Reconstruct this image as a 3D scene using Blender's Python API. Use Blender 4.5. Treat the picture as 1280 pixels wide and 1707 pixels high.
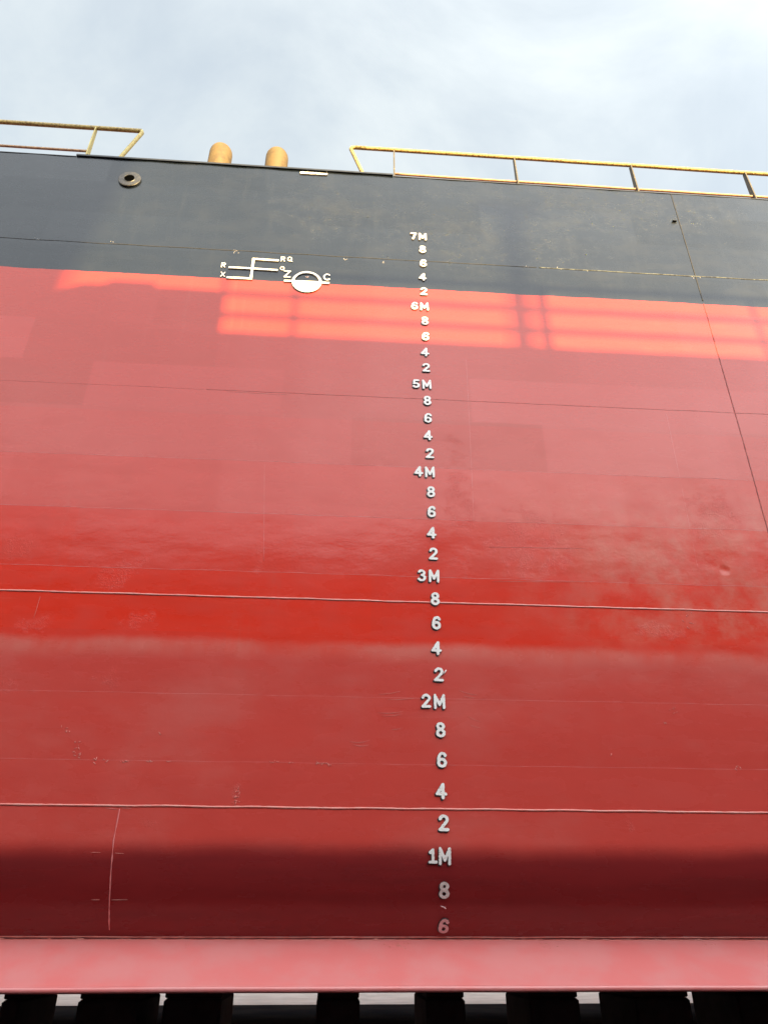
import bpy, math, random
import numpy as np
from mathutils import Vector, Matrix, noise as mn
random.seed(7)
S = bpy.context.scene
for o in list(bpy.data.objects): bpy.data.objects.remove(o)
C = S.collection
R = math.radians

# ------------------------------------------------------------------ camera
CAM_D, CAM_Z = 5.2164, 0.5174
YAW, PITCH, ROLL, FPX = 0.068294, 0.531143, 0.000853, 1213.473
fw = Vector((math.sin(YAW)*math.cos(PITCH), math.cos(YAW)*math.cos(PITCH), math.sin(PITCH)))
r0 = Vector((math.cos(YAW), -math.sin(YAW), 0)); u0 = r0.cross(fw)
rt = r0*math.cos(ROLL)+u0*math.sin(ROLL); up = -r0*math.sin(ROLL)+u0*math.cos(ROLL)
CAM = Vector((0, -CAM_D, CAM_Z))
cd = bpy.data.cameras.new('camera'); cam = bpy.data.objects.new('camera', cd); C.objects.link(cam)
cam.matrix_world = Matrix(((rt.x, up.x, -fw.x, CAM.x), (rt.y, up.y, -fw.y, CAM.y), (rt.z, up.z, -fw.z, CAM.z), (0, 0, 0, 1)))
cd.sensor_fit = 'VERTICAL'; cd.sensor_height = 36; cd.lens = 36*FPX/1707
cd.clip_start = .05; cd.clip_end = 6000
S.camera = cam

# ------------------------------------------------------------------ sun, sky, exposure
SUN_AZ, SUN_EL = 20.0, 12.1          # degrees right of straight behind the viewer, and above the horizon
W = 12.0                             # distance from the hull to the dock wall behind the viewer
TAZ = math.tan(R(SUN_AZ)); TEL = math.tan(R(SUN_EL))/math.cos(R(SUN_AZ))
tosun = Vector((math.sin(R(SUN_AZ))*math.cos(R(SUN_EL)), -math.cos(R(SUN_AZ))*math.cos(R(SUN_EL)), math.sin(R(SUN_EL))))
sd = bpy.data.lights.new('sun', 'SUN'); sd.energy = 5.0; sd.angle = R(.5); sd.color = (1, .72, .30)
so = bpy.data.objects.new('sun', sd); C.objects.link(so); so.location = (20, -40, 30)
so.rotation_euler = (-tosun).to_track_quat('-Z', 'Y').to_euler()
world = bpy.data.worlds.new('World'); S.world = world; world.use_nodes = True
wt = world.node_tree; wn = wt.nodes; wl = wt.links; wn.clear()
def N(tree, t, **kw):
    n = tree.nodes.new(t)
    for k, v in kw.items(): setattr(n, k, v)
    return n
def math_(tree, op, a, b=None, c=None, clamp=False):
    n = tree.nodes.new('ShaderNodeMath'); n.operation = op; n.use_clamp = clamp
    for i, v in enumerate((a, b, c)):
        if v is None: continue
        if isinstance(v, (int, float)): n.inputs[i].default_value = v
        else: tree.links.new(v, n.inputs[i])
    return n.outputs[0]
def mixc(tree, f, a, b, bt='MIX'):
    n = tree.nodes.new('ShaderNodeMix'); n.data_type = 'RGBA'; n.blend_type = bt
    for i, v in ((0, f), (6, a), (7, b)):
        if isinstance(v, (int, float)): n.inputs[i].default_value = v
        elif isinstance(v, tuple): n.inputs[i].default_value = (*v, 1)
        else: tree.links.new(v, n.inputs[i])
    return n.outputs[2]
def ramp(tree, v, a, b, c=0., d=1.):
    n = tree.nodes.new('ShaderNodeMapRange'); n.interpolation_type = 'SMOOTHSTEP'
    tree.links.new(v, n.inputs[0])
    for i, x in enumerate((a, b, c, d)): n.inputs[i+1].default_value = x
    return n.outputs[0]
sky = N(wt, 'ShaderNodeTexSky', sky_type='NISHITA', sun_disc=False)
sky.sun_elevation = R(SUN_EL); sky.sun_rotation = math.atan2(tosun.x, tosun.y)
sky.air_density = 1.0; sky.dust_density = 1.5; sky.ozone_density = 1.0
tc = N(wt, 'ShaderNodeTexCoord')
nz = N(wt, 'ShaderNodeVectorMath', operation='NORMALIZE'); wl.new(tc.outputs['Generated'], nz.inputs[0])
sx = N(wt, 'ShaderNodeSeparateXYZ'); wl.new(nz.outputs[0], sx.inputs[0])
zz = math_(wt, 'ADD', math_(wt, 'MAXIMUM', sx.outputs[2], 0.0), .18)
cv = N(wt, 'ShaderNodeCombineXYZ')
wl.new(math_(wt, 'DIVIDE', sx.outputs[0], zz), cv.inputs[0]); wl.new(math_(wt, 'DIVIDE', sx.outputs[1], zz), cv.inputs[1])
cn = N(wt, 'ShaderNodeTexNoise'); cn.inputs['Scale'].default_value = 2.2; cn.inputs['Detail'].default_value = 7
cn.inputs['Roughness'].default_value = .56; cn.inputs['Distortion'].default_value = .5; wl.new(cv.outputs[0], cn.inputs['Vector'])
cloud = ramp(wt, cn.outputs[0], .33, .72)
dt = N(wt, 'ShaderNodeVectorMath', operation='DOT_PRODUCT'); wl.new(nz.outputs[0], dt.inputs[0]); dt.inputs[1].default_value = tosun
fwd = math_(wt, 'POWER', math_(wt, 'MAXIMUM', math_(wt, 'MULTIPLY_ADD', dt.outputs['Value'], .5, .5), 0.0), 3.4)   # forward scattering of thin cloud
fwd = math_(wt, 'MULTIPLY', fwd, ramp(wt, sx.outputs[2], .10, .62, .22, 1.0))       # dimmed low down so the upper hull gets less light
def tint(k, f): return math_(wt, 'MULTIPLY_ADD', fwd, 15.5*f, 2.55*k)
cc = N(wt, 'ShaderNodeCombineColor')
wl.new(tint(.92, .95), cc.inputs[0]); wl.new(tint(.99, .98), cc.inputs[1]); wl.new(tint(.99, 1.0), cc.inputs[2])
cf = math_(wt, 'MULTIPLY_ADD', cloud, .40, .55)
skc = mixc(wt, cf, sky.outputs[0], cc.outputs[0])
bg = N(wt, 'ShaderNodeBackground'); wl.new(skc, bg.inputs[0]); bg.inputs[1].default_value = .12
wo = N(wt, 'ShaderNodeOutputWorld'); wl.new(bg.outputs[0], wo.inputs[0])
S.view_settings.view_transform = 'Standard'; S.view_settings.look = 'None'
S.view_settings.gamma = 1; S.view_settings.exposure = 1.56

# ------------------------------------------------------------------ materials
def newmat(name):
    m = bpy.data.materials.new(name); m.use_nodes = True
    return m, m.node_tree, m.node_tree.nodes['Principled BSDF']
def setc(tree, sock, v):
    if isinstance(v, tuple): sock.default_value = (*v, 1)
    elif isinstance(v, (int, float)): sock.default_value = v
    else: tree.links.new(v, sock)
def noise_(t, scale, detail=4, rough=.5, vec=None, dist=0.):
    n = N(t, 'ShaderNodeTexNoise'); n.inputs['Scale'].default_value = scale; n.inputs['Detail'].default_value = detail
    n.inputs['Roughness'].default_value = rough; n.inputs['Distortion'].default_value = dist
    if vec is not None: t.links.new(vec, n.inputs['Vector'])
    return n.outputs[0]
def pos_(t): return N(t, 'ShaderNodeNewGeometry').outputs['Position']
def stretch(t, v, sx_, sy_, sz_):
    n = N(t, 'ShaderNodeVectorMath', operation='MULTIPLY'); t.links.new(v, n.inputs[0]); n.inputs[1].default_value = (sx_, sy_, sz_)
    return n.outputs[0]
def simple(name, a, b=None, scale=8, rough=.5, metal=0., bump=.0, bscale=60, lo=.35, hi=.65, spec=.5, bdist=.004):
    m, t, p = newmat(name); g = pos_(t)
    if b is None: b = tuple(x*.8 for x in a)
    f = ramp(t, noise_(t, scale, 6, .6, g), lo, hi)
    setc(t, p.inputs['Base Color'], mixc(t, f, a, b))
    p.inputs['Roughness'].default_value = rough; p.inputs['Metallic'].default_value = metal
    p.inputs['Specular IOR Level'].default_value = spec
    if bump:
        bn = N(t, 'ShaderNodeBump'); bn.inputs['Strength'].default_value = bump; bn.inputs['Distance'].default_value = bdist
        t.links.new(noise_(t, bscale, 5, .6, g), bn.inputs['Height']); t.links.new(bn.outputs[0], p.inputs['Normal'])
    return m

# ------------------------------------------------------------------ the hull's surface, as a function
BR, BZ = .78, 1.08                    # bilge radius, height where the side turns into the bilge
TILT = [(9, 0), (4.536, 0), (4.524, .4), (4.056, .4), (4.044, 1.2), (3.546, 1.2), (3.534, 2.4), (3.026, 2.4), (3.014, 3.3), (2.62, 3.2), (2.55, 2.2), (2.056, 2.2), (2.044, 1.2), (1.586, 1.2), (1.574, .4), (1.3, 0), (-9, 0)]
def tilt(z):
    for (a, ta), (b, tb) in zip(TILT, TILT[1:]):
        if z >= b: return tb+(ta-tb)*(z-b)/(a-b)
    return 0
_zs = [i*.01 for i in range(0, 901)]; _off = [0.]*len(_zs)
for i in range(len(_zs)-2, -1, -1): _off[i] = _off[i+1]+.01*math.tan(R(tilt(_zs[i])))
def yoff(z):
    f = max(0, min(8.99, z))/.01; i = int(f); return _off[i]+(_off[i+1]-_off[i])*(f-i)
YB = yoff(BZ)
_BA = [(0, 0), (.05, 7), (.75, 56), (1.05, 90)]      # angle of the bilge plating against girth below BZ
def bang(q):
    for (a, ta), (b, tb) in zip(_BA, _BA[1:]):
        if q <= b: return R(ta+(tb-ta)*(q-a)/(b-a))
    return R(90)
BG = 1.05; _b = [(YB, BZ)]
for i in range(105): a_ = bang((i+.5)*.01); _b.append((_b[-1][0]+.01*math.sin(a_), _b[-1][1]-.01*math.cos(a_)))
YE, ZE = _b[-1]                        # where the flat bottom begins
def surf(g):                           # g: girth measured up (+) or down round the bilge (-) from BZ -> (y, z, ny, nz)
    if g >= 0:
        z = BZ+g; return yoff(z), z, -1., 0.
    q = min(-g, BG); a = bang(q); f = q*100; i = min(104, int(f)); f -= i
    return _b[i][0]+(_b[i+1][0]-_b[i][0])*f, _b[i][1]+(_b[i+1][1]-_b[i][1])*f, -math.cos(a), -math.sin(a)
def ray(px, py): return fw+rt*((px-640)/FPX)+up*((853.5-py)/FPX)
def at_y(px, py, y):                   # the point of the photograph's ray at distance plane y
    d = ray(px, py); return CAM+d*((y+CAM_D)/d.y)
def hull_at(px, py):                   # where that ray meets the hull: (x, girth)
    lo, hi = -1.05, 7.2; d = ray(px, py)
    for _ in range(50):
        g = (lo+hi)/2; y, z, _a, _b = surf(g); P = CAM+d*((y+CAM_D)/d.y)
        if P.z > z: lo = g
        else: hi = g
    return P.x, g
def on(x, g, w=0.):                    # point w metres proud of the hull
    y, z, ny, nz_ = surf(g); return Vector((x, y+ny*w, z+nz_*w))

# ------------------------------------------------------------------ hull paint
def hull_material():
    m, t, p = newmat('hull_paint'); g = pos_(t)
    s = N(t, 'ShaderNodeSeparateXYZ'); t.links.new(g, s.inputs[0]); X, Z = s.outputs[0], s.outputs[2]
    edge = math_(t, 'MULTIPLY_ADD', noise_(t, 3.0, 3, .6, stretch(t, g, 1, 1, .2)), .03, -.015)
    edge2 = math_(t, 'MULTIPLY_ADD', noise_(t, 45, 3, .6, g), .008, -.004)
    zz = math_(t, 'ADD', math_(t, 'ADD', Z, edge), edge2)
    top = ramp(t, zz, 6.243, 6.249)
    # plating bumps, measured once in shared fields
    big = noise_(t, .9, 3, .5, stretch(t, g, 1, 1, 1.6))
    med = noise_(t, 3.5, 5, .55, stretch(t, g, .7, 1, 1.4))
    fine = noise_(t, 45, 4, .6, g)
    blist = noise_(t, 95, 3, .6, g, 1.0)
    streak = noise_(t, 4.0, 6, .6, stretch(t, g, .22, 1, 2.6))
    vert = noise_(t, 6.0, 5, .6, stretch(t, g, 1.6, 1, .2))
    # red: base tone, then duller strake by strake, painted for the reflection steps
    red = mixc(t, ramp(t, streak, .3, .75), (.74, .030, .009), (.69, .032, .011))
    red = mixc(t, ramp(t, med, .45, .75, 0, .5), red, (.64, .040, .022))
    dust_sheen = math_(t, 'MULTIPLY', ramp(t, noise_(t, 1.7, 6, .62, g), .5, .78, 0, .10), ramp(t, Z, 2.4, 5.2, .45, 1.))  # pale dust, stronger upwards to stand in for the reflected sky's pink
    red = mixc(t, dust_sheen, red, (.62, .22, .16))
    step_tone = None
    for z0, k in ((4.53, .12), (4.05, .20), (3.54, .26), (3.02, .16)):
        e = ramp(t, math_(t, 'ADD', Z, math_(t, 'MULTIPLY', edge, .5)), z0-.006, z0+.006, 0, k)
        step_tone = e if step_tone is None else math_(t, 'ADD', step_tone, e)
    red = mixc(t, step_tone, red, (.38, .040, .022))
    # a few roller passes: rectangles of slightly fresher paint
    # faint runs and panel-to-panel colour
    run = math_(t, 'MULTIPLY', ramp(t, noise_(t, 5.0, 5, .65, stretch(t, g, 2.2, 1, .12)), .55, .8, 0, .16), ramp(t, noise_(t, .8, 2, .5, g), .42, .6))
    red = mixc(t, run, red, (.55, .16, .12))
    pw0 = N(t, 'ShaderNodeTexWhiteNoise', noise_dimensions='2D'); pc0 = N(t, 'ShaderNodeCombineXYZ')
    zs0 = math_(t, 'FLOOR', math_(t, 'DIVIDE', math_(t, 'ADD', Z, .04), .512))
    t.links.new(math_(t, 'FLOOR', math_(t, 'ADD', math_(t, 'DIVIDE', X, 1.73), math_(t, 'MULTIPLY', zs0, .37))), pc0.inputs[0]); t.links.new(zs0, pc0.inputs[1]); t.links.new(pc0.outputs[0], pw0.inputs['Vector'])
    red = mixc(t, math_(t, 'MULTIPLY', pw0.outputs['Value'], .45), red, (.62, .038, .022))
    # duller red lower down, darkest on the bilge, all with soft edges
    soft = math_(t, 'ADD', Z, math_(t, 'MULTIPLY_ADD', noise_(t, 1.3, 5, .6, stretch(t, g, 1, 1, .3)), .11, -.055))
    red = mixc(t, ramp(t, soft, 2.30, 2.46, .75, 0), red, mixc(t, ramp(t, noise_(t, 1.1, 7, .66, stretch(t, g, .6, 1, 1)), .42, .72), (.55, .072, .058), (.56, .125, .105)))
    hz = math_(t, 'MULTIPLY', ramp(t, soft, 2.28, 2.42), ramp(t, soft, 2.42, 2.50, 1, 0))  # soft pale band, painted in for the wall's reflected pale strip
    hz = math_(t, 'MULTIPLY', hz, ramp(t, noise_(t, 2.2, 6, .65, stretch(t, g, 1, 1, .5)), .3, .7, .10, .42))
    red = mixc(t, hz, red, (.62, .30, .25))
    d2_ = math_(t, 'MULTIPLY', math_(t, 'MULTIPLY', ramp(t, X, .8, 3.0), ramp(t, Z, 2.35, 2.7)), ramp(t, Z, 3.2, 4.2, 1, 0))
    d2_ = math_(t, 'MULTIPLY', d2_, ramp(t, noise_(t, 2.6, 7, .68, g),   .34, .70, 0, .46))
    red = mixc(t, d2_, red, (.62, .32, .24))
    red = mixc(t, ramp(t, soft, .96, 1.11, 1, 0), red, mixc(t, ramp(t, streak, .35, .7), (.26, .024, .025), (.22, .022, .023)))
    black = mixc(t, ramp(t, med, .4, .7), (.006, .009, .014), (.010, .013, .018))
    black = mixc(t, ramp(t, vert, .5, .8, 0, .6), black, (.018, .021, .025))
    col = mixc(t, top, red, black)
    # blister / hammered patches where the photograph shows them
    patches = [(800, 380, 200, 70), (1010, 345, 220, 60), (560, 350, 120, 50), (765, 820, 26, 110), (880, 900, 75, 60), (430, 930, 10, 34), (200, 955, 36, 32),
               (230, 1035, 40, 20), (60, 1042, 34, 22), (165, 1132, 38, 18), (20, 1140, 24, 17), (1180, 850, 55, 45), (1100, 1052, 60, 14), (30, 912, 34, 26), (395, 1322, 9, 22), (245, 1372, 22, 8), (1050, 1370, 8, 16)]
    warp = math_(t, 'MULTIPLY_ADD', noise_(t, 7, 6, .75, g), 9.0, -3.9)
    tot = None
    for px, py, rx, ry in patches:
        x, gg = hull_at(px, py); x2, _g = hull_at(px+rx, py); _x, g2 = hull_at(px, py-ry); z = BZ+gg
        dx = math_(t, 'MULTIPLY', math_(t, 'SUBTRACT', X, x), 1/abs(x2-x)); dz = math_(t, 'MULTIPLY', math_(t, 'SUBTRACT', Z, z), 1/abs(g2-gg))
        d2 = math_(t, 'ADD', math_(t, 'MULTIPLY', dx, dx), math_(t, 'MULTIPLY', dz, dz))
        d2 = math_(t, 'ADD', d2, warp)
        k = ramp(t, d2, .2, 1.6, 1, 0)
        tot = k if tot is None else math_(t, 'MAXIMUM', tot, k)
    bl = math_(t, 'MULTIPLY', ramp(t, blist, .42, .66), tot); bl0 = math_(t, 'MULTIPLY', ramp(t, blist, .52, .66), tot)
    col = mixc(t, math_(t, 'MULTIPLY', bl0, .22), col, mixc(t, top, (.66, .22, .18), (.05, .055, .06)))
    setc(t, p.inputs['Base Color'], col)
    rg = math_(t, 'MULTIPLY_ADD', streak, .12, .20)
    rg = math_(t, 'ADD', rg, ramp(t, med, .4, .8, 0, .10))
    t.links.new(rg, p.inputs['Roughness'])
    p.inputs['IOR'].default_value = 1.36
    # each coat and each repainted panel has its own gloss
    pw = N(t, 'ShaderNodeTexWhiteNoise', noise_dimensions='2D'); pc = N(t, 'ShaderNodeCombineXYZ')
    zs_ = math_(t, 'FLOOR', math_(t, 'DIVIDE', math_(t, 'ADD', Z, .04), .512))
    t.links.new(math_(t, 'FLOOR', math_(t, 'ADD', math_(t, 'DIVIDE', X, 1.73), math_(t, 'MULTIPLY', zs_, .37))), pc.inputs[0]); t.links.new(zs_, pc.inputs[1]); t.links.new(pc.outputs[0], pw.inputs['Vector'])
    jit = math_(t, 'MULTIPLY_ADD', edge, .6, Z)
    gl = None
    for z0, d in ((4.53, .03), (4.05, .05), (3.54, .09), (3.02, .10), (2.81, .03), (2.46, .06), (2.05, -.03), (1.58, -.03)):
        e = ramp(t, jit, z0-.005, z0+.005, 0, d); gl = e if gl is None else math_(t, 'ADD', gl, e)
    gl = math_(t, 'ADD', gl, .08)
    gl = math_(t, 'ADD', gl, math_(t, 'MULTIPLY_ADD', pw.outputs['Value'], .13, -.05))
    t.links.new(math_(t, 'ADD', gl, 0.0, None, True), p.inputs['Coat Weight'])
    p.inputs['Coat Weight'].default_value = .65; p.inputs['Coat Roughness'].default_value = .09; p.inputs['Coat IOR'].default_value = 1.55
    # a real dent in the right-hand plate
    x, gg = hull_at(1207, 951)
    dx = math_(t, 'SUBTRACT', X, x); dz = math_(t, 'SUBTRACT', Z, BZ+gg)
    dd = math_(t, 'SQRT', math_(t, 'ADD', math_(t, 'MULTIPLY', dx, dx), math_(t, 'MULTIPLY', dz, dz)))
    dent = ramp(t, dd, 0, .055, -1, 0)
    def bump(h, dist, prev=None, st=1.):
        b = N(t, 'ShaderNodeBump'); b.inputs['Distance'].default_value = dist; b.inputs['Strength'].default_value = st
        t.links.new(h, b.inputs['Height'])
        if prev is not None: t.links.new(prev, b.inputs['Normal'])
        return b.outputs[0]
    n = bump(big, .012); n = bump(med, .0020, n); n = bump(fine, .0006, n); n = bump(bl, .0008, n); n = bump(dent, .005, n)
    t.links.new(n, p.inputs['Normal']); t.links.new(n, p.inputs['Coat Normal'])
    return m
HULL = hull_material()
M_RED = simple('red_bead_paint', (.70, .17, .13), (.66, .25, .20), 14, .3, bump=.4, bscale=90)
M_RED.node_tree.nodes['Principled BSDF'].inputs['Coat Weight'].default_value = 1.0; M_RED.node_tree.nodes['Principled BSDF'].inputs['Coat Roughness'].default_value = .25
M_DKD = simple('dark_doubler_paint', (.16, .018, .018), (.11, .014, .014), 12, .5)
M_REDD = simple('red_keel_paint', (.74, .19, .18), (.72, .24, .23), 3, .4, bump=.2, bscale=30)
M_REDD.node_tree.nodes['Principled BSDF'].inputs['Coat Weight'].default_value = .9; M_REDD.node_tree.nodes['Principled BSDF'].inputs['Coat Roughness'].default_value = .3
M_DARK = simple('dark_seam', (.02, .02, .02), (.035, .03, .028), 20, .6)
M_DARKR = simple('dark_red_seam', (.24, .035, .028), (.36, .06, .045), 20, .6)
M_SCUFF = simple('scuffed_seam', (.15, .16, .145), (.03, .03, .03), 22, .6, lo=.4, hi=.6)
M_BLK = simple('black_gloss_bar', (.018, .019, .02), (.03, .03, .03), 10, .35)
M_WHITE = simple('white_mark_paint', (.92, .91, .87), (.74, .56, .50), 55, .5, bump=.5, bscale=120, lo=.58, hi=.68)
M_WHITE2 = simple('dull_white_paint', (.84, .80, .76), (.70, .60, .56), 40, .55, bump=.5, bscale=120)  # slightly greyer white, for one low numeral, flecks and a smear
M_PINK = simple('faded_pink_mark', (.84, .64, .64), (.70, .46, .46), 40, .6, bump=.5, bscale=120)
M_MARKD = simple('mark_side_paint', (.018, .016, .018), (.05, .035, .035), 40, .6)
M_YEL = simple('yellow_rail_paint', (.48, .38, .14), (.22, .15, .06), 42, .5, bump=.8, bscale=110, lo=.46, hi=.62)
M_YEL2 = simple('yellow_bollard_paint', (.175, .115, .036), (.115, .072, .024), 9, .65, bump=.3, bscale=60, lo=.4, hi=.7)
M_YELP = simple('sunlit_post_yellow', (.62, .54, .20), (.48, .38, .13), 25, .5)  # sunlit copy of the rail yellow, for the left posts and brace
M_RUST = simple('rusty_bar', (.50, .33, .19), (.36, .22, .14), 30, .6)
M_POST = simple('shaded_post_yellow', (.10, .085, .06), (.34, .26, .10), 45, .6, lo=.55, hi=.7)  # right-hand posts: their shaded side is put into the colour
M_FL = simple('flange_steel', (.022, .022, .024), (.06, .058, .056), 40, .4, bump=.4)
M_HOLE = simple('bore_black', (.002, .002, .002), None, 10, 1., spec=0.)
M_DECK = simple('deck_paint', (.22, .06, .04), (.16, .06, .04), 3, .6)
M_CONC = simple('concrete', (.42, .42, .40), (.33, .33, .31), 1.3, .85, bump=.3, bscale=20)
M_BLOCK = simple('keel_block_concrete', (.06, .06, .065), (.04, .04, .045), 5, .8, bump=.5, bscale=18)
M_TIMB = simple('keel_block_timber', (.05, .036, .026), (.03, .02, .015), 9, .8, bump=.5, bscale=30)

# ------------------------------------------------------------------ mesh helpers
def link(name, verts, faces, mats, parent=None, idx=None, smooth=False):
    me = bpy.data.meshes.new(name); me.from_pydata([tuple(v) for v in verts], [], faces)
    for m in (mats if isinstance(mats, (list, tuple)) else [mats]): me.materials.append(m)
    if idx is not None: me.polygons.foreach_set('material_index', idx)
    if smooth: me.polygons.foreach_set('use_smooth', [True]*len(faces))
    me.update(); o = bpy.data.objects.new(name, me); C.objects.link(o)
    if parent is not None: o.parent = parent; o.matrix_parent_inverse = parent.matrix_world.inverted()
    return o
class MB:
    def __init__(s): s.v = []; s.f = []; s.i = []
    def add(s, v, f, mi=0):
        n = len(s.v); s.v += v; s.f += [tuple(a+n for a in q) for q in f]; s.i += [mi]*len(f)
    def box(s, a, b, mi=0, bev=0.0, top=1.0):
        x0, y0, z0 = a; x1, y1, z1 = b; c = bev
        if c <= 0:
            mx, my = (x0+x1)/2, (y0+y1)/2; q = lambda x, m: m+(x-m)*top
            s.add([Vector(p) for p in ((x0, y0, z0), (x1, y0, z0), (x1, y1, z0), (x0, y1, z0), (q(x0, mx), q(y0, my), z1), (q(x1, mx), q(y0, my), z1), (q(x1, mx), q(y1, my), z1), (q(x0, mx), q(y1, my), z1))],
                  [(0, 3, 2, 1), (4, 5, 6, 7), (0, 1, 5, 4), (1, 2, 6, 5), (2, 3, 7, 6), (3, 0, 4, 7)], mi)
        else:                                                        # chamfered all round
            rings = []
            for z, k in ((z0, c), (z0+c, 0), (z1-c, 0), (z1, c)):
                X0, X1, Y0, Y1 = x0+k, x1-k, y0+k, y1-k
                rings.append([Vector(p) for p in ((X0+c, Y0, z), (X1-c, Y0, z), (X1, Y0+c, z), (X1, Y1-c, z), (X1-c, Y1, z), (X0+c, Y1, z), (X0, Y1-c, z), (X0, Y0+c, z))])
            s.loft(rings, mi, caps=True)
    def loft(s, rings, mi=0, caps=False, closed=True):
        n = len(rings[0]); v = [p for r_ in rings for p in r_]; f = []
        for k in range(len(rings)-1):
            for j in range(n if closed else n-1):
                a, b = k*n+j, k*n+(j+1) % n; f.append((a, b, b+n, a+n))
        if caps: f.append(tuple(reversed(range(n)))); f.append(tuple((len(rings)-1)*n+j for j in range(n)))
        s.add(v, f, mi)
    def tube(s, pts, r, seg=8, mi=0, flat=1., rfun=None):
        rings = []; pts = [Vector(p) for p in pts]
        for k, p in enumerate(pts):
            d = (pts[min(k+1, len(pts)-1)]-pts[max(k-1, 0)]).normalized()
            a = Vector((0, 1, 0)) if abs(d.y) < .8 else Vector((0, 0, 1))
            b = d.cross(a).normalized(); a = b.cross(d)
            rr = r if rfun is None else r*rfun(k)
            rings.append([p+a*(math.cos(2*math.pi*j/seg)*rr*flat)+b*(math.sin(2*math.pi*j/seg)*rr) for j in range(seg)])
        s.loft(rings, mi, caps=True)
    def build(s, name, mats, parent=None, smooth=False): return link(name, s.v, s.f, mats, parent, s.i, smooth)
def empty(name, loc):
    o = bpy.data.objects.new(name, None); C.objects.link(o); o.location = loc; bpy.context.view_layer.update(); return o
def tag(o, label=None, cat=None, group=None, kind=None):
    if label: o['label'] = label
    if cat: o['category'] = cat
    if group: o['group'] = group
    if kind: o['kind'] = kind
    return o

# ------------------------------------------------------------------ ground of the dock
def grid(name, x0, x1, y0, y1, z, mat):
    return link(name, [(x0, y0, z), (x1, y0, z), (x1, y1, z), (x0, y1, z)], [(0, 1, 2, 3)], mat)
FZ = -1.0
tag(grid('ground', -2000, 2000, -2000, 2000, FZ-.004, M_CONC), kind='structure')
M_FLOOR = simple('shaded_dock_floor', (.012, .012, .014), (.02, .019, .019), .9, 1.0, bump=.3, bscale=14, spec=.0)  # near-black because the ship's shade is put into the floor colour
tag(grid('dock_floor', -85, 85, -15.5, 18.6, FZ, M_FLOOR), kind='structure')

# ------------------------------------------------------------------ the ship
ship = empty('ship', (0, 8, .3))
tag(ship, 'huge ship hull with glossy black and red paint, white draft marks and yellow deck rails', 'ship')
LX = 45.; BEAM = 16.; DZ = 8.05
xs = [-LX, -30, -20, -14, -10] + [-7+i*.1 for i in range(141)] + [10, 14, 20, 30, LX]
gs = [-BG+i*.03 for i in range(35)] + [i*.05 for i in range(int((DZ-BZ)/.05)+1)] + [DZ-BZ]
gs = sorted(set(round(g, 4) for g in gs+[z0-BZ+d for z0 in (4.53, 4.05, 3.54, 3.02, 2.05, 1.58) for d in (-.012, -.004, .004, .012)]))
def wob(x, z):                         # plating is never flat between its frames
    if z < BZ: return 0
    k = min(1, (z-BZ)/.4)
    px = abs(((x-.2) / .62) % 1-.5)*2
    fx = max(0, 1-abs(x-3.32)/.34)*.006*min(1, max(0, (5-z)/.3))*min(1, max(0, (z-2.9)/.2))
    return k*(-fx+.0016*math.cos(px*math.pi)+0.003*mn.noise(Vector((x*.5, z*.8, 3.))))
V = []; F = []
for g in gs:
    for x in xs:
        p = on(x, g); p.y += wob(x, p.z); V.append(p)
nx = len(xs)
for j in range(len(gs)-1):
    for i in range(nx-1):
        a = j*nx+i; F.append((a, a+1, a+nx+1, a+nx))
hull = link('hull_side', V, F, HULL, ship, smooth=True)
mb = MB()
zb = ZE; yb = YE
mb.add([Vector(p) for p in ((-LX, yb, zb), (LX, yb, zb), (LX, BEAM-BR, zb), (-LX, BEAM-BR, zb))], [(3, 2, 1, 0)])
rings = []
for x in (-LX, LX):
    rings.append([Vector((x, BEAM-BR+BR*math.sin(a), ZE+BR-BR*math.cos(a))) for a in [math.pi/2*i/8 for i in range(9)]]+[Vector((x, BEAM, DZ))])
mb.loft(rings, 0, closed=False)
for x in (-LX, LX):                    # ends of the parallel mid-body
    prof = [on(x, g) for g in gs][::-1]+rings[0 if x < 0 else 1]
    mb.add([Vector((x, p.y, p.z)) for p in prof], [tuple(range(len(prof)))])
mb.build('hull_bottom', M_REDD, ship)
mb = MB(); mb.add([Vector(p) for p in ((-LX, .012, DZ-.004), (LX, .012, DZ-.004), (LX, BEAM, DZ-.004), (-LX, BEAM, DZ-.004))], [(0, 1, 2, 3)])
mb.build('deck', M_DECK, ship)

# deck edge: a raised black bar between the two rails, a thin flush edge elsewhere
def bar_along(name, x0, x1, y, z, hy, hz, mat, n=40, jit=.002):
    b = MB(); rings = []
    for k in range(n+1):
        x = x0+(x1-x0)*k/n; jz = jit*mn.noise(Vector((x*3, z, 0)))
        rings.append([Vector((x, y-hy, z-hz+jz)), Vector((x, y-hy, z+hz*.7+jz)), Vector((x, y-hy*.5, z+hz+jz)), Vector((x, y+hy, z+hz+jz)), Vector((x, y+hy, z-hz+jz))])
    b.loft(rings, 0, caps=True); return b.build(name, mat, ship)
xl, _ = hull_at(130, 256); xr, _ = hull_at(655, 290)
bar_along('edge_coaming', xl, xr, (.0), DZ+.012, .018, .014, M_BLK)
bar_along('edge_strip', -LX, xl-.004, .002, DZ-.002, .006, .006, M_DARK)
bar_along('edge_strip', xr+.004, LX, .002, DZ-.002, .006, .006, M_DARK)

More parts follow.
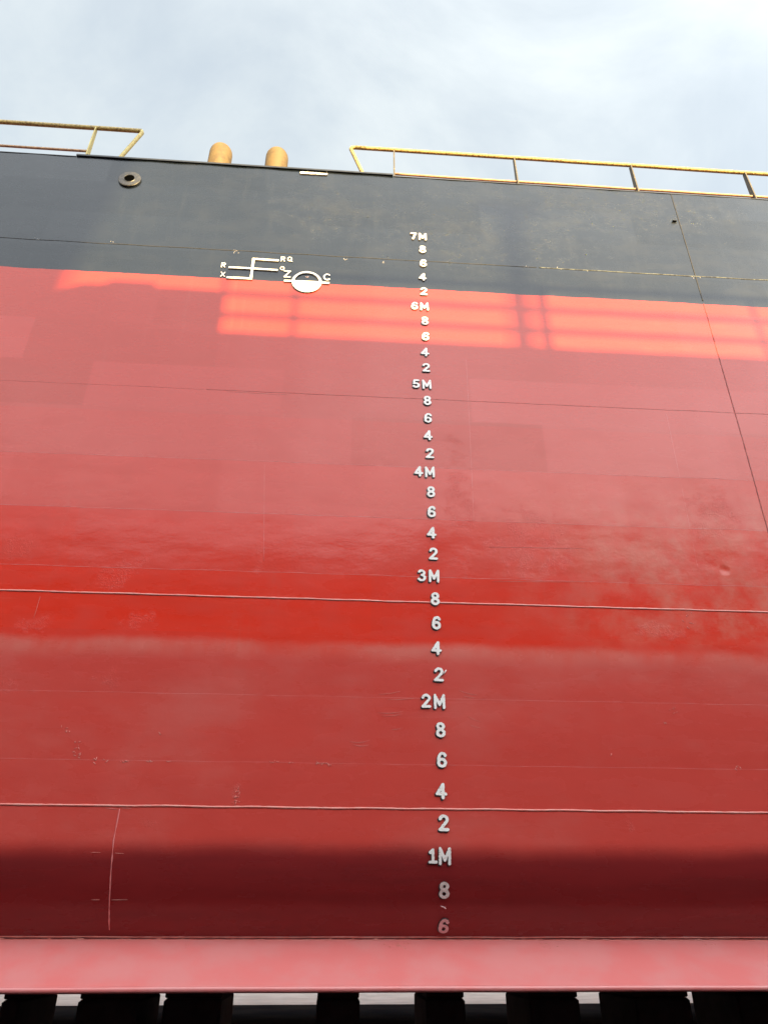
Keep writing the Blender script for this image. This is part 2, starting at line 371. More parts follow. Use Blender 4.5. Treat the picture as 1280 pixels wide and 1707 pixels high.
# weld seams
def seam(name, pts, r, mat, label=None, step=.03, rough=.35, flat=.6, w=0.):
    """pts: (x, girth) corners; a rough bead along them"""
    out = []; rr = []
    for (xa, ga), (xb, gb) in zip(pts, pts[1:]):
        n = max(2, int(math.hypot(xb-xa, gb-ga)/step))
        for k in range(n):
            t_ = k/n; x = xa+(xb-xa)*t_; g = ga+(gb-ga)*t_
            jx = .0035*mn.noise(Vector((x*4, g*4, 1.7))); p = on(x, g+jx, w); p.y += wob(x, p.z)
            out.append(p); rr.append(1+rough*mn.noise(Vector((x*23, g*23, 9.))))
    b = MB(); b.tube(out, r, 6, 0, flat, lambda k: max(.2, rr[k])); o = b.build(name, mat, ship, smooth=True)
    if label: o['label'] = label
    return o
G = lambda z: z-BZ
seam('weld_seam', [(-12, G(2.815)), (12, G(2.80))], .0085, M_RED, 'raised red weld bead running across the hull below the 3M mark')
seam('weld_seam', [(-12, G(1.285)), (12, G(1.295))], .0085, M_RED, 'raised red weld bead just above the bilge, above the 1M mark')
for z_, rr_ in ((4.05, .0011), (3.54, .0013), (3.02, .0013), (2.05, .0008), (1.58, .0007)): seam('plate_lap', [(-12, G(z_)), (3.66, G(z_+.004))], rr_, M_REDD, None, step=.05, rough=.9)
for pa, pb_ in (((1110, 690), (1165, 960)), ((777, 600), (790, 880)), ((441, 775), (440, 945))): seam('plate_lap', [hull_at(*pa), hull_at(*pb_)], .0009, M_REDD, None, step=.05, rough=.9)
seam('weld_seam', [(-12, G(4.81)), (-1.25, G(4.81))], .0012, M_DARKR, 'hairline weld line across the red paint at the left')
seam('weld_seam', [(-1.25, G(4.81)), (12, G(4.81))], .0022, M_DARKR, 'thin dark weld line across the red paint below the 5M mark')
seam('weld_seam', [(-12, G(6.665)), (2.0, G(6.66))], .0050, M_DARK, 'thin dark weld line across the black paint')
seam('weld_seam', [(2.0, G(6.66)), (12, G(6.67))], .0070, M_SCUFF, 'scuffed pale weld line across the black paint at the right')
seam('weld_seam', [(3.715, G(8.04)), (3.70, G(6.26))], .0070, M_DARK, 'upright dark weld seam on the black paint near the right edge')
seam('weld_seam', [(3.70, G(6.25)), (3.66, G(3.9)), (3.64, G(1.30))], .0055, M_DARKR, 'upright dark weld seam running down the red paint near the right edge')
seam('weld_seam', [hull_at(200, 1348), hull_at(190, 1400), hull_at(188, 1422), hull_at(184, 1480), hull_at(183, 1553)], .0038, M_REDD, 'short upright weld bead on the bilge near the left edge', .012, 1.1)

# scratches and drips of paint that stand proud of the plate
def scratch(p, q, r=.0015, mat=M_RED, sag=0.):
    (xa, ga), (xb, gb) = hull_at(*p), hull_at(*q)
    pts = [(xa+(xb-xa)*k/6, ga+(gb-ga)*k/6-sag*math.sin(math.pi*k/6)) for k in range(7)]
    b = MB(); b.tube([on(x, g, .001)+Vector((0, wob(x, BZ+g), 0)) for x, g in pts], r, 5, 0, .7, lambda k: .35+.65*math.sin(math.pi*(k+.5)/7)); return b.build('paint_scratch', mat, ship, smooth=True)
for p, q, sg in [((68, 994), (57, 1031), 0), ((632, 1157), (668, 1152), .006), ((630, 1188), (672, 1186), .008), ((636, 1193), (670, 1190), .008), ((583, 1236), (616, 1234), .012), ((588, 1241), (614, 1242), .010), ((652, 1216), (668, 1214), .003),
                 ((765, 1151), (795, 1158), .006), ((772, 1160), (792, 1163), .004), ((780, 1194), (800, 1203), .004), ((784, 1209), (800, 1213), .003), ((820, 969), (975, 970), .0), ((815, 912), (975, 914), .0),
                 ((152, 1421), (168, 1421), 0), ((192, 1422), (207, 1423), 0), ((152, 1500), (167, 1500), 0), ((186, 1500), (214, 1500), 0), ((176, 1347), (196, 1349), .0), ((204, 1347), (220, 1348), 0),
                 ((646, 1166), (690, 1164), .003), ((525, 1272), (548, 1274), -.004), ((380, 653), (480, 658), 0)]:
    scratch(p, q, sag=sg)
random.seed(5)
b = MB()
for cx, cy, n, rx, ry in [(157, 1270, 5, 5, 5), (176, 1268, 2, 3, 2), (208, 1270, 5, 8, 2), (250, 1269, 3, 5, 1), (280, 1269, 2, 3, 1), (457, 1270, 6, 7, 4), (485, 1271, 2, 3, 1), (540, 1273, 9, 12, 3), (130, 1250, 12, 7, 14), (110, 1215, 5, 7, 5), (395, 1326, 14, 5, 14), (267, 1223, 3, 3, 2),
                          (1145, 1033, 10, 8, 16), (1120, 1185, 6, 8, 6), (1230, 1280, 5, 5, 4), (700, 1003, 3, 4, 2), (735, 1130, 2, 3, 3), (1020, 1258, 2, 3, 2), (1108, 1203, 3, 4, 3)]:
    for k in range(n):
        x, g = hull_at(cx+random.uniform(-rx, rx), cy+random.uniform(-ry, ry)); a = random.uniform(0, 3.1); L = random.uniform(.003, .014)
        b.tube([on(x+math.cos(a)*L*t_, g+math.sin(a)*L*t_, .001)+Vector((0, wob(x, BZ+g), 0)) for t_ in (-1, 0, 1)], random.uniform(.002, .0038), 5, 0, .7, lambda k: (.5, 1, .5)[k])
o = b.build('paint_blemish', M_RED, ship, smooth=True); o['kind'] = 'stuff'

b = MB()
for cx, cy, n, rx in [(397, 419, 6, 8), (575, 433, 3, 5), (640, 438, 2, 3), (1160, 462, 5, 12), (60, 397, 2, 4), (188, 404, 2, 3), (930, 448, 2, 5), (975, 450, 2, 4), (545, 287, 3, 5), (880, 443, 2, 6)]:
    for k in range(n):
        x, g = hull_at(cx+random.uniform(-rx, rx), cy+random.uniform(-2, 3)); L = random.uniform(.004, .014); a = random.uniform(-.4, 1.8)
        b.tube([on(x+math.cos(a)*L*t_, g+math.sin(a)*L*t_, .001)+Vector((0, wob(x, BZ+g), 0)) for t_ in (-1, 0, 1)], random.uniform(.002, .0035), 5, 0, .7, lambda k: (.5, 1, .5)[k])
o = b.build('paint_fleck', M_WHITE2, ship, smooth=True); o['kind'] = 'stuff'

# bilge keel: doubler bar, plate and the round bar along its lip
kr = on(0, hull_at(640, 1566)[1]); ky, kz = kr.y, kr.z
P = at_y(640, 1649, -.03); ty, tz = P.y, P.z
dy, dz = ty-ky, tz-kz; L = math.hypot(dy, dz); dy /= L; dz /= L; ny_, nz_ = dz, -dy       # ny_,nz_: normal of the plate pointing up/out
if nz_ < 0: ny_, nz_ = -ny_, -nz_
bk = []
mb = MB(); rings = []
for x in [-12+i*.5 for i in range(49)]:
    jz = .002*mn.noise(Vector((x*.7, 0, 5)))
    q = lambda a, t_: Vector((x, ky+dy*a+ny_*t_, kz+dz*a+nz_*t_+jz))
    rings.append([q(-.03, .006), q(L, .006), q(L, -.006), q(-.03, -.006)])
mb.loft(rings, 0, caps=True); keel = mb.build('bilge_keel', M_REDD, ship)
mb = MB(); mb.tube([(x, ky+dy*L, kz+dz*L+.003*mn.noise(Vector((x*.9, 0, 5)))) for x in [-12+i*.2 for i in range(121)]], .019, 10)
ob = mb.build('lip_bar', M_REDD, keel, smooth=True)
g0 = hull_at(640, 1563)[1]; g1 = g0-.026
mb = MB(); rings = []
for x in [-12+i*.25 for i in range(97)]:
    j = .002*mn.noise(Vector((x*2, 1, 5)))
    rings.append([on(x, g0+j, -.004), on(x, g0+j, .012), on(x, g1, .014), on(x, g1, -.004)])
mb.loft(rings, 0, caps=True); mb.build('keel_doubler', M_DKD, keel)
seam('weld_bead', [(-12, g0+.004), (12, g0+.004)], .0062, M_RED, None, rough=.6).parent = keel
def kbead():
    b = MB(); pts = []; rr = []
    for i in range(800):
        x = -12+i*.03; pts.append(Vector((x, ky+dy*.012+ny_*.006, kz+dz*.012+nz_*.006+.0015*mn.noise(Vector((x*6, 0, 3)))))); rr.append(1+.7*mn.noise(Vector((x*20, 4, 9.))))
    b.tube(pts, .006, 6, 0, 1, lambda k: max(.1, rr[k])); return b.build('weld_bead', M_RED, keel, smooth=True)
kbead()
random.seed(11)
for px_, n in ((662, 12), (655, 3), (300, 3), (915, 5), (1180, 4)):
    b = MB(); x_ = at_y(px_, 1588, ky).x
    for k in range(n):
        a = random.uniform(.05, .10); xx = x_+random.uniform(-.07, .07); L_ = random.uniform(.004, .014); c_ = Vector((xx, ky+dy*a+ny_*.0065, kz+dz*a+nz_*.0065)); v_ = Vector((1, dy*.5, dz*.5))*L_
        b.tube([c_-v_, c_, c_+v_], .0022, 5, 0, .7, lambda k: (.5, 1, .5)[k])
    b.build('paint_chip', M_RED, keel, smooth=True)['kind'] = 'stuff'
for o in keel.children: o.matrix_parent_inverse = keel.matrix_world.inverted()

# ------------------------------------------------------------------ raised characters: strokes turned into thick plates with ragged edges
def arc(cx, cy, rx, ry, a0, a1, n=14): return [(cx+rx*math.cos(R(a0+(a1-a0)*k/n)), cy+ry*math.sin(R(a0+(a1-a0)*k/n))) for k in range(n+1)]
H = .092
GL = {
 '8': (.62, H, [arc(.31, .29, .2, .2, 0, 360, 24), arc(.31, .725, .175, .18, 0, 360, 24)]),
 '6': (.62, H, [arc(.31, .31, .2, .22, 0, 360, 24), [(.11, .33), (.12, .55), (.17, .75), (.26, .88), (.36, .91), (.46, .87), (.51, .76)]]),
 '4': (.64, H, [[(.42, .08), (.42, .91), (.08, .32), (.57, .32)]]),
 '2': (.62, H, [arc(.31, .70, .2, .21, 170, -30)+[(.12, .12)], [(.10, .10), (.53, .10)]]),
 '3': (.62, H, [arc(.30, .71, .18, .19, 155, -85), arc(.30, .30, .21, .21, 85, -155)]),
 '5': (.62, H, [[(.49, .90), (.16, .90), (.13, .52)]+arc(.29, .33, .21, .23, 125, -150)]),
 '7': (.60, H, [[(.10, .90), (.51, .90), (.40, .60), (.26, .08)]]),
 '1': (.56, H*.9, [[(.12, .70), (.30, .86), (.30, .10)], [(.10, .09), (.50, .09)]]),
 'M': (.80, H*.95, [[(.10, .07), (.10, .92), (.40, .28), (.70, .92), (.70, .07)]]),
 'R': (.66, H, [[(.12, .07), (.12, .91), (.38, .91)]+arc(.38, .70, .16, .21, 90, -90)+[(.12, .49)], [(.33, .49), (.54, .08)]]),
 'X': (.66, H, [[(.10, .08), (.56, .92)], [(.56, .08), (.10, .92)]]),
 'Q': (.72, H, [arc(.34, .50, .24, .38, 0, 360, 26), [(.40, .28), (.66, .04)]]),
 'Z': (.66, H, [[(.10, .90), (.56, .90), (.10, .10), (.58, .10)]]),
 'C': (.68, H, [arc(.36, .50, .26, .38, 45, 315, 20)]),
}
def segd(P, a, b):
    a = np.array(a); b = np.array(b); d = b-a; t_ = np.clip(((P-a)@d)/max(d@d, 1e-9), 0, 1); return np.linalg.norm(P-(a+t_[..., None]*d), axis=-1)
def field(strokes, half, U, Vv):
    P = np.stack([U, Vv], -1); D = np.full(U.shape, 9.)
    for st in strokes:
        for a, b in zip(st, st[1:]): D = np.minimum(D, segd(P, a, b))
    return half-D
def ragged(Fd, U, Vv, seed, amt):
    o = np.zeros(Fd.shape)
    for i in range(Fd.shape[0]):
        for j in range(Fd.shape[1]):
            v = Vector((U[i, j]*9, Vv[i, j]*9, seed)); o[i, j] = mn.noise(v)*.7+mn.noise(v*2.6)*.5
    return Fd+amt*o
def plate(b, Fd, U, Vv, place, w0, w1, mf, ms):
    """marching squares: front at w1, walls down to w0"""
    n0, n1 = Fd.shape; front = {}; 
    for i in range(n0-1):
        for j in range(n1-1):
            cs = [(i, j), (i, j+1), (i+1, j+1), (i+1, j)]
            if max(Fd[c] for c in cs) <= 0: continue
            poly = []; cr = []
            for k in range(4):
                a, c = cs[k], cs[(k+1) % 4]; fa, fc = Fd[a], Fd[c]
                if fa > 0: poly.append((U[a], Vv[a])); cr.append(0)
                if (fa > 0) != (fc > 0):
                    t_ = fa/(fa-fc); poly.append((U[a]+(U[c]-U[a])*t_, Vv[a]+(Vv[c]-Vv[a])*t_)); cr.append(1 if fa > 0 else 2)
            if len(poly) < 3: continue
            b.add([place(u, v, w1) for u, v in poly], [tuple(range(len(poly)))], mf)
            for k in range(len(poly)):
                k2 = (k+1) % len(poly)
                if cr[k] == 1 and cr[k2] == 2:
                    (u, v), (u2, v2) = poly[k], poly[k2]
                    b.add([place(u, v, w1), place(u2, v2, w1), place(u2, v2, w0), place(u, v, w0)], [(0, 3, 2, 1)], ms)
def glyph(b, ch, x, g, h, half=.092, rag=.018, t_=.012, seed=0, rotz=0., under_shift=(-.055, -.07), cell=.036):
    w, _h, st = GL[ch]; m = .16
    us = np.arange(-m, w+m, cell); vs = np.arange(-m, 1+m, cell); U, Vv = np.meshgrid(us, vs)
    Fd = ragged(field(st, half, U, Vv), U, Vv, seed*3.1, rag)
    c, s = math.cos(rotz), math.sin(rotz)
    def place(u, v, ww):
        du, dv = (u-w/2)*h*(1.12 if ch != 'M' else 1), (v-.5)*h; X = x+du*c-dv*s; g_ = g+du*s+dv*c
        p = on(X, g_, ww); p.y += wob(X, p.z); return p
    plate(b, Fd, U, Vv, place, .0, t_, 0, 1)
    Fd2 = ragged(field(st, half*1.05, U-under_shift[0], Vv-under_shift[1]), U, Vv, seed*2.3+7, rag*1.3)  # dark underpaint plate, set off below and left of the numeral
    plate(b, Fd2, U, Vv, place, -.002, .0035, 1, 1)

# draft marks: one every 20 cm, metres written with an M
MARKS = [('7M', 704, 396), ('8', 704, 417), ('6', 705, 440), ('4', 704, 463), ('2', 706, 487), ('6M', 707, 512), ('8', 708, 536), ('6', 709, 562), ('4', 708, 588), ('2', 710, 614),
         ('5M', 711, 642), ('8', 712, 669), ('6', 713, 698), ('4', 713, 727), ('2', 716, 757), ('4M', 716, 788), ('8', 718, 821), ('6', 719, 854), ('4', 719, 889), ('2', 722, 924),
         ('3M', 723, 961), ('8', 725, 999), ('6', 727, 1039), ('4', 727, 1081), ('2', 731, 1125), ('2M', 732, 1170), ('8', 734, 1217), ('6', 736, 1267), ('4', 735, 1319), ('2', 739, 1372),
         ('1M', 741, 1427), ('8', 740, 1483), ('6', 739, 1542)]
met = 7
for k, (s, px, py) in enumerate(MARKS):
    x, g = hull_at(px, py); b = MB(); h = .107 if py < 1400 else .105
    mats = [M_WHITE, M_MARKD]
    if k == 31: mats = [M_WHITE2, M_MARKD]
    if k == 32: mats = [M_PINK, M_MARKD]
    rg = .019+.014*min(1, max(0, (py-900)/400))+.006*random.random()
    glyph(b, s[-1], x, g, h, seed=k+1, rag=rg, rotz=random.uniform(-.03, .03))
    if len(s) == 2:
        glyph(b, s[0], x-(.098 if s[0] != '1' else .082), g+.003, h*(.97 if s[0] != '1' else .9), seed=k+40, rag=rg)
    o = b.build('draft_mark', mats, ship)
    if len(s) == 2: o['label'] = 'white raised draft mark reading %s' % s; met = int(s[0])
    elif k == 32: o['label'] = 'faded pink raised numeral 6, lowest of the draft marks'
    elif k == 31: o['label'] = 'greyish raised numeral 8 below the 1M mark'
    else: o['label'] = 'white raised numeral %s in the column below the %dM mark' % (s, met)
b = MB()                               # a smear of paint under the 8
for dx_, dy_, L_ in ((0, 0, .012), (.012, -.006, .010), (.020, -.012, .007)):
    x, g = hull_at(737, 1511); b.tube([on(x+dx_-L_, g+dy_+.004, .001), on(x+dx_, g+dy_, .001), on(x+dx_+L_, g+dy_-.004, .001)], .005, 5, 0, .4, lambda k: (.4, 1, .4)[k])
b.build('paint_smear', M_PINK, ship, smooth=True)
b = MB(); x, g = hull_at(741, 1121)
b.tube([on(x-.012, g-.018, .004), on(x, g, .005), on(x+.012, g+.018, .004)], .006, 5, 0, .6, lambda k: (.5, 1, .8)[k]); b.build('paint_smear', M_WHITE2, ship, smooth=True)

# load line: ring with filled lower half and the bar through it
def shape_plate(name, fn, px, py, hw, hh, cell, label, t_=.012, rag=.0012, mats=None, sh=(-.005, -.007)):
    x0, g0_ = hull_at(px, py); us = np.arange(-hw, hw+cell, cell); vs = np.arange(-hh, hh+cell, cell); U, Vv = np.meshgrid(us, vs)
    def rg(Fd, sd, a):
        o = np.zeros(Fd.shape)
        for i in range(Fd.shape[0]):
            for j in range(Fd.shape[1]):
                if abs(Fd[i, j]) < .02: o[i, j] = mn.noise(Vector((U[i, j]*70, Vv[i, j]*70, sd)))
        return Fd+a*o
    def place(u, v, w):
        p = on(x0+u, g0_+v, w); p.y += wob(x0+u, p.z); return p
    b = MB(); plate(b, rg(fn(U, Vv), 1, rag), U, Vv, place, 0, t_, 0, 1)
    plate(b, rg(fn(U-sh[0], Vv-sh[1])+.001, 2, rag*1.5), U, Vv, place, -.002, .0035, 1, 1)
    o = b.build(name, mats or [M_WHITE, M_MARKD], ship); o['label'] = label; return o
def f_box(U, Vv, x0, x1, z0, z1):
    return np.minimum(np.minimum(U-x0, x1-U), np.minimum(Vv-z0, z1-Vv))
def f_load(U, Vv):
    r_ = np.hypot(U, Vv); ring = np.minimum(.15-r_, r_-.124); half = np.minimum(.15-r_, .012-Vv)
    return np.maximum(np.maximum(ring, half), f_box(U, Vv, -.228, .228, -.012, .012))
shape_plate('load_line_disc', f_load, 511.5, 471, .25, .17, .0062, 'white ring with its lower half filled and a bar through it')
# ladder of load lines: an upright, one line right at its top, one through its middle, one left at its foot
xu, gu = hull_at(421, 449)
def rel(px, py): x, g = hull_at(px, py); return x-xu, g-gu
aT = rel(423, 433); aB = rel(421, 466); mL = rel(381, 450); mR = rel(463, 453); bL = rel(378, 464); tR = rel(465, 437)
def f_lad(U, Vv):
    h = .0125
    f = f_box(U, Vv, -.0125, .0125, aB[1]-h, aT[1]+h)
    f = np.maximum(f, f_box(U, Vv, mL[0], mR[0], -h, h))
    f = np.maximum(f, f_box(U, Vv, bL[0], 0, aB[1]-h, aB[1]+h))
    return np.maximum(f, f_box(U, Vv, 0, tR[0], aT[1]-h, aT[1]+h))
shape_plate('load_line_ladder', f_lad, 421, 449, .28, .19, .0062, 'white stepped load line ladder left of the ring')
def letter(s, px, py, h, half, label, step=.0, rag=.02):
    b = MB()
    for k, ch in enumerate(s):
        x, g = hull_at(px+k*step, py); glyph(b, ch, x, g-k*.002, h, half=half, rag=rag, seed=px+k, t_=.008, cell=.032, under_shift=(-.03, -.04))
    o = b.build('load_line_letter', [M_WHITE, M_MARKD], ship); o['label'] = label
letter('R', 373, 442.5, .072, .062, 'small white letter R left of the ladder')
letter('X', 372, 458, .072, .062, 'small white letter X left of the ladder')
letter('RQ', 472, 432.5, .074, .060, 'small white letters RQ right of the top line', 11.5)
letter('Q', 471, 448, .064, .064, 'small white letter Q right of the middle line')
letter('Z', 479, 457.5, .105, .08, 'white letter Z at the upper left of the ring')
letter('C', 545, 462.5, .105, .08, 'white letter C at the upper right of the ring')
b = MB(); x, g = hull_at(512, 462); b.tube([on(x-.014, g+.008, .001), on(x-.006, g-.004, .001), on(x+.006, g-.004, .001), on(x+.014, g+.010, .001)], .005, 5, 0, .6); b.build('paint_smear', M_PINK, ship, smooth=True)
shape_plate('deck_line', lambda U, Vv: f_box(U, Vv, -.155, .155, -.017, .017)+np.where(U > 0, -.003, 0), 523.5, 290.5, .19, .03, .0055, 'ragged white bar painted just below the deck edge', rag=.006)

# ------------------------------------------------------------------ overboard pipe flange
xf, gf = hull_at(217, 300.5)
def ring_pts(r, w, n=40): return [on(xf+r*math.cos(2*math.pi*k/n), gf+r*math.sin(2*math.pi*k/n), w) for k in range(n)]
mb = MB(); mb.loft([ring_pts(.122, -.003), ring_pts(.122, .018), ring_pts(.114, .024), ring_pts(.068, .026), ring_pts(.060, .030), ring_pts(.055, .028)])
fl = mb.build('pipe_flange', M_FL, ship, smooth=False); fl['label'] = 'round steel pipe flange below the left deck rail'
mb = MB(); mb.loft([ring_pts(.0552, .0278), ring_pts(.054, .022)]); mb.add(ring_pts(.054, .0222), [tuple(range(40))]); mb.build('bore_disc', M_HOLE, fl)  # shallow black disc: the depth's darkness is put into its colour
b = MB(); x, g = hull_at(1124, 369.5); q0 = on(x, g)
b.box((q0.x-.03, q0.y-.022, q0.z-.008), (q0.x+.018, q0.y+.001, q0.z+.008), 0, .003); b.build('small_lug', M_BLK, ship)

# ------------------------------------------------------------------ deck rails
YR = .10
def P_(px, py, y=YR): return at_y(px, py, y)
def pipe(name, pts, r, mat, parent, n=30, seg=10):
    out = []
    for a, c in zip(pts, pts[1:]):
        for k in range(n): out.append(a+(c-a)*(k/n))
    out.append(pts[-1]); out = [p+Vector((0, 0, .0035*mn.noise(Vector((p.x*1.5, 0, r*100))))) for p in out]
    b = MB(); b.tube(out, r, seg); return b.build(name, mat, parent, smooth=True)
ztop = P_(900, 266).z; zlow = P_(900, 305.5).z
def post(xc, parent, mat, wt_=.035, tz_=ztop):
    b = MB(); h = .007
    b.loft([[Vector((xc-h, YR-w_, z)), Vector((xc+h, YR-w_, z)), Vector((xc+h, YR+w_, z)), Vector((xc-h, YR+w_, z))] for z, w_ in ((DZ-.002, wt_*1.15), (tz_-.02, wt_*.75))], caps=True)
    return b.build('post', mat, parent)
# right rail
rail = empty('guard_rail', (1, YR, DZ)); rail.parent = ship; rail.matrix_parent_inverse = ship.matrix_world.inverted(); bpy.context.view_layer.update()
rail['label'] = 'yellow pipe guard rail along the deck edge at the right'
xe = P_(585, 246).x
pb = P_(612, 286)
pipe('top_pipe', [Vector((14, YR, ztop)), Vector((xe+.05, YR, ztop))], .0235, M_YEL, rail, n=90)
pipe('end_brace', [Vector((xe+.05, YR, ztop)), Vector((xe+.012, YR, ztop-.008)), Vector((xe, YR, ztop-.035)), Vector((pb.x, YR, DZ-.002))], .0225, M_YEL, rail, n=10)
x1 = P_(657, 288).x; dxp = (P_(1052, 300).x-P_(858, 290).x)
pxs = [x1, P_(858.5, 282).x, P_(1055, 296).x, P_(1247, 308).x]
pxs += [pxs[-1]+dxp*k for k in (1, 2, 3, 4)]
for i, xx in enumerate(pxs): post(xx, rail, M_POST, .035 if i else .02)
pipe('lower_pipe', [Vector((x1, YR, zlow)), Vector((14, YR, zlow))], .015, M_RUST, rail, n=90)
# left rail
rail2 = empty('guard_rail', (-4, YR, DZ)); rail2.parent = ship; rail2.matrix_parent_inverse = ship.matrix_world.inverted(); bpy.context.view_layer.update()
rail2['label'] = 'yellow pipe guard rail along the deck edge at the left'
zt2 = P_(120, 211).z; xe2 = P_(236, 220).x; pb2 = P_(194, 258)
pipe('top_pipe', [Vector((-14, YR, zt2)), Vector((xe2, YR, zt2))], .026, M_YEL, rail2, n=90)
pipe('end_brace', [Vector((xe2, YR, zt2)), Vector((xe2+.012, YR, zt2-.035)), Vector((pb2.x, YR, DZ-.002))], .0235, M_YELP, rail2, n=10)
xp2 = P_(154, 236).x
for k in range(5): post(xp2-k*dxp, rail2, M_YELP, .034, zt2)
zl2 = P_(60, 246.5).z
pipe('lower_pipe', [Vector((-14, YR, zl2)), Vector((xp2, YR, zl2))], .015, M_RUST, rail2, n=90)

# ------------------------------------------------------------------ mooring bitts
YBT = .75
bitts = empty('mooring_bitts', (P_(415, 270, YBT).x, YBT, DZ)); bitts.parent = ship; bitts.matrix_parent_inverse = ship.matrix_world.inverted(); bpy.context.view_layer.update()
bitts['label'] = 'pair of round topped yellow mooring posts on the deck'
for pl, pr, pt in ((348.5, 387, 240.5), (443.5, 481, 247.5)):
    a = P_(pl, 262, YBT); c = P_(pr, 262, YBT); rad = (c.x-a.x)/2; cx = (a.x+c.x)/2; zt = P_((pl+pr)/2, pt+3, YBT).z-.075
    prof = [(rad*1.0, DZ), (rad, zt-.13), (rad*1.0, zt-.105), (rad*.965, zt-.07), (rad*.87, zt-.035), (rad*.70, zt-.012), (rad*.4, zt-.002), (rad*.02, zt)]
    n = 36; mb = MB(); mb.loft([[Vector((cx+r_*math.cos(2*math.pi*k/n), YBT+r_*math.sin(2*math.pi*k/n), z)) for k in range(n)] for r_, z in prof], caps=True)
    mb.build('bitt_post', M_YEL2, bitts, smooth=True)
mb = MB(); q = P_(415, 270, YBT); mb.box((q.x-.62, YBT-.22, DZ), (q.x+.62, YBT+.22, DZ+.03), 0, .006); mb.build('base_plate', M_YEL2, bitts)

# ------------------------------------------------------------------ blocks that carry the ship
ZB = ZE
def block(pl, pr, y, label, dpt=1.0, capw=.92):
    a = max(at_y(pl, 1664, y).x, at_y(pl, 1664, y+dpt).x); c = min(at_y(pr, 1664, y).x, at_y(pr, 1664, y+dpt).x); cx = (a+c)/2
    root = empty('dock_block', (cx, y+dpt/2, FZ)); tag(root, label, 'dock block', 'dark blocks under the hull')
    b = MB(); b.box((a, y, FZ), (c, y+dpt, ZB-.28), 0, .02); b.build('concrete_base', M_BLOCK, root)
    w = (c-a)*(1-capw)/2
    b = MB(); b.box((a+w*.3, y+.03, ZB-.278), (c-w*.3, y+dpt-.03, ZB-.14), 0, .008); b.box((a+w, y+.05, ZB-.138), (c-w, y+dpt-.05, ZB-.002), 0, .008); b.build('timber_cap', M_TIMB, root)
block(4, 97, 2.2, 'dark dock block at the far left under the hull, left of the first pale gap')
block(131, 268, 2.2, 'wide dark dock block under the hull between the narrow pale slit and the left gap')
block(273.5, 390, 2.3, 'dark dock block under the hull just right of the narrow pale slit', capw=.96)
block(528, 600, 2.2, 'narrow dark dock block under the hull between the two widest pale gaps', capw=.9)
block(690, 775, 2.2, 'dark dock block under the hull just left of the draft mark column foot', capw=.9)
block(842, 965, 2.2, 'dark dock block under the hull just left of the small pale square', capw=.93)
block(997, 1150, 2.2, 'wide dark dock block under the hull just right of the small pale square', capw=.97)
block(1152, 1330, 2.6, 'dark dock block at the far right under the hull', capw=1.)

# ------------------------------------------------------------------ dock walls
ZT = 5.52+W*TEL                        # top of the near wall
SH = lambda x, z: (x+W*TAZ, z+W*TEL)   # what stands on the wall throws its shadow at (x, z) on the hull
M_WALL = simple('wall_oxide_paint', (.52, .25, .22), (.44, .21, .18), 1.2, .6, bump=.3, bscale=10)
M_WALLD = simple('wall_dark_band', (.035, .038, .04), (.05, .05, .05), 1.5, .6)
M_WALLL = simple('wall_pale_band', (.88, .87, .84), (.8, .8, .78), 2, .6)
def dock_wall(y, thick, sgn, label):
    root = empty('dock_wall', (0, y-sgn*thick/2, FZ)); tag(root, label, 'dock wall')
    lo, hi = sorted((y, y-sgn*thick))
    def slab(nm, z0, z1, mat, pr=0.):
        b = MB(); l2, h2 = (lo, hi+pr) if sgn > 0 else (lo-pr, hi); b.box((-80, l2, z0), (80, h2, z1)); b.build(nm, mat, root)
    slab('lower_wall', FZ, 6.60, M_WALL); slab('pale_band', 6.602, 6.95, M_WALLL, .01); slab('upper_wall', 6.952, ZT-.08, M_WALLD); slab('walkway_edge', ZT-.078, ZT, M_WALLD, .06)
    return root
nw = dock_wall(-W, 3.5, 1, 'tall rust red dock wall with a dark upper band opposite the ship')
fwall = dock_wall(34, 3.5, -1, 'tall rust red dock wall on the far side of the ship')
M_GAL = simple('galvanised_rail', (.30, .31, .31), (.22, .22, .22), 10, .5, metal=.3)
wr = empty('walkway_rail', (6, -W-.1, ZT)); tag(wr, 'three bar walkway railing along the top of the near dock wall', 'railing')
x0r = SH(-1.2, 0)[0]
for zz_ in (5.77, 6.06, 6.38):
    b = MB(); b.tube([(x0r, -W-.1, SH(0, zz_)[1]), (60, -W-.1, SH(0, zz_)[1])], .044, 8); b.build('rail_bar', M_GAL, wr, smooth=True)
hx = [-1.2, -.49, 1.74, 2.02, 4.25, 6.5, 8.7, 11, 13.2, 15.5]
for x in hx:
    X = SH(x, 0)[0]; r_ = .045 if x in (1.74, 2.02) else .032
    b = MB(); b.tube([(X, -W-.1, ZT), (X, -W-.1, SH(0, 6.40)[1])], r_, 8); b.build('rail_post', M_GAL, wr, smooth=True)
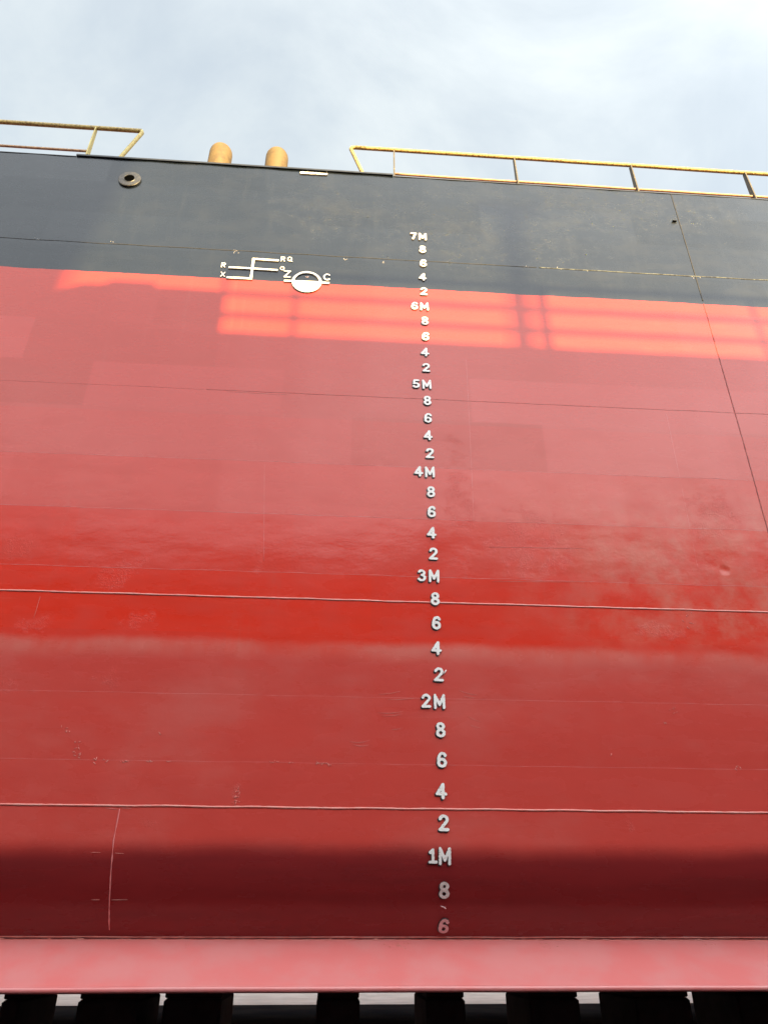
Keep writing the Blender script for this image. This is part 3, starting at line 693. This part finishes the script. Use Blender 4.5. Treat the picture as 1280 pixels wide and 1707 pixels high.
# unseen box on the wall's walkway, shaped to shade part of the hull
lk = empty('shade_box', (SH(-2, 0)[0], -W-.5, ZT)); tag(lk, 'unseen long low box on the near dock wall, shaped to shade the hull', 'shade caster')
b = MB(); b.box((SH(-2.6, 0)[0], -W-.9, ZT), (SH(-1.24, 0)[0], -W-.05, SH(0, 6.10)[1]), 0, .02); b.build('shade_box_body', M_WALLD, lk)
b = MB(); b.box((SH(-2.3, 0)[0], -W-.85, SH(0, 6.102)[1]), (SH(-1.85, 0)[0], -W-.1, SH(0, 6.17)[1]), 0, .02); b.build('shade_box_lid', M_WALLD, lk)
W2 = 30.0
S2 = lambda x, z: (x+W2*TAZ, z+W2*TEL)
cr = empty('shade_tower', (S2(-3.5, 0)[0], -W2-.7, FZ)); tag(cr, 'unseen tapering tower added behind the near dock wall to shade the hull at left', 'crane')  # unseen tower, added for the shade at the hull's left
b = MB(); b.loft([[Vector((S2(l, 0)[0], -W2-1.3, z)), Vector((S2(r_, 0)[0], -W2-1.3, z)), Vector((S2(r_, 0)[0], -W2-.05, z)), Vector((S2(l, 0)[0], -W2-.05, z))] for l, r_, z in ((-4.6, -2.95, FZ), (-4.3, -2.72, S2(0, 6.2)[1]), (-4.0, -2.5, S2(0, 7.45)[1]), (-4.0, -2.35, S2(0, 8.6)[1]))], caps=True); b.build('tower_body', M_WALL, cr)
b = MB(); b.box((S2(-4.2, 0)[0], -W2-1.4, S2(0, 8.602)[1]), (S2(-2.2, 0)[0], -W2, S2(0, 9.1)[1]), 0, .04); b.build('tower_head', M_WALL, cr)
X = S2(1.86, 0)[0]
lp = empty('light_mast', (X, -W2-.3, FZ)); tag(lp, 'slim unlit light mast standing behind the near dock wall', 'light mast')
b = MB(); b.tube([(X, -W2-.3, FZ), (X, -W2-.3, S2(0, 7.6)[1])], .12, 10); b.build('pole', M_GAL, lp, smooth=True)
b = MB(); b.box((X-.35, -W2-.5, S2(0, 7.602)[1]), (X+.35, -W2-.1, S2(0, 7.72)[1]), 0, .02); b.build('lamp_head', M_GAL, lp)
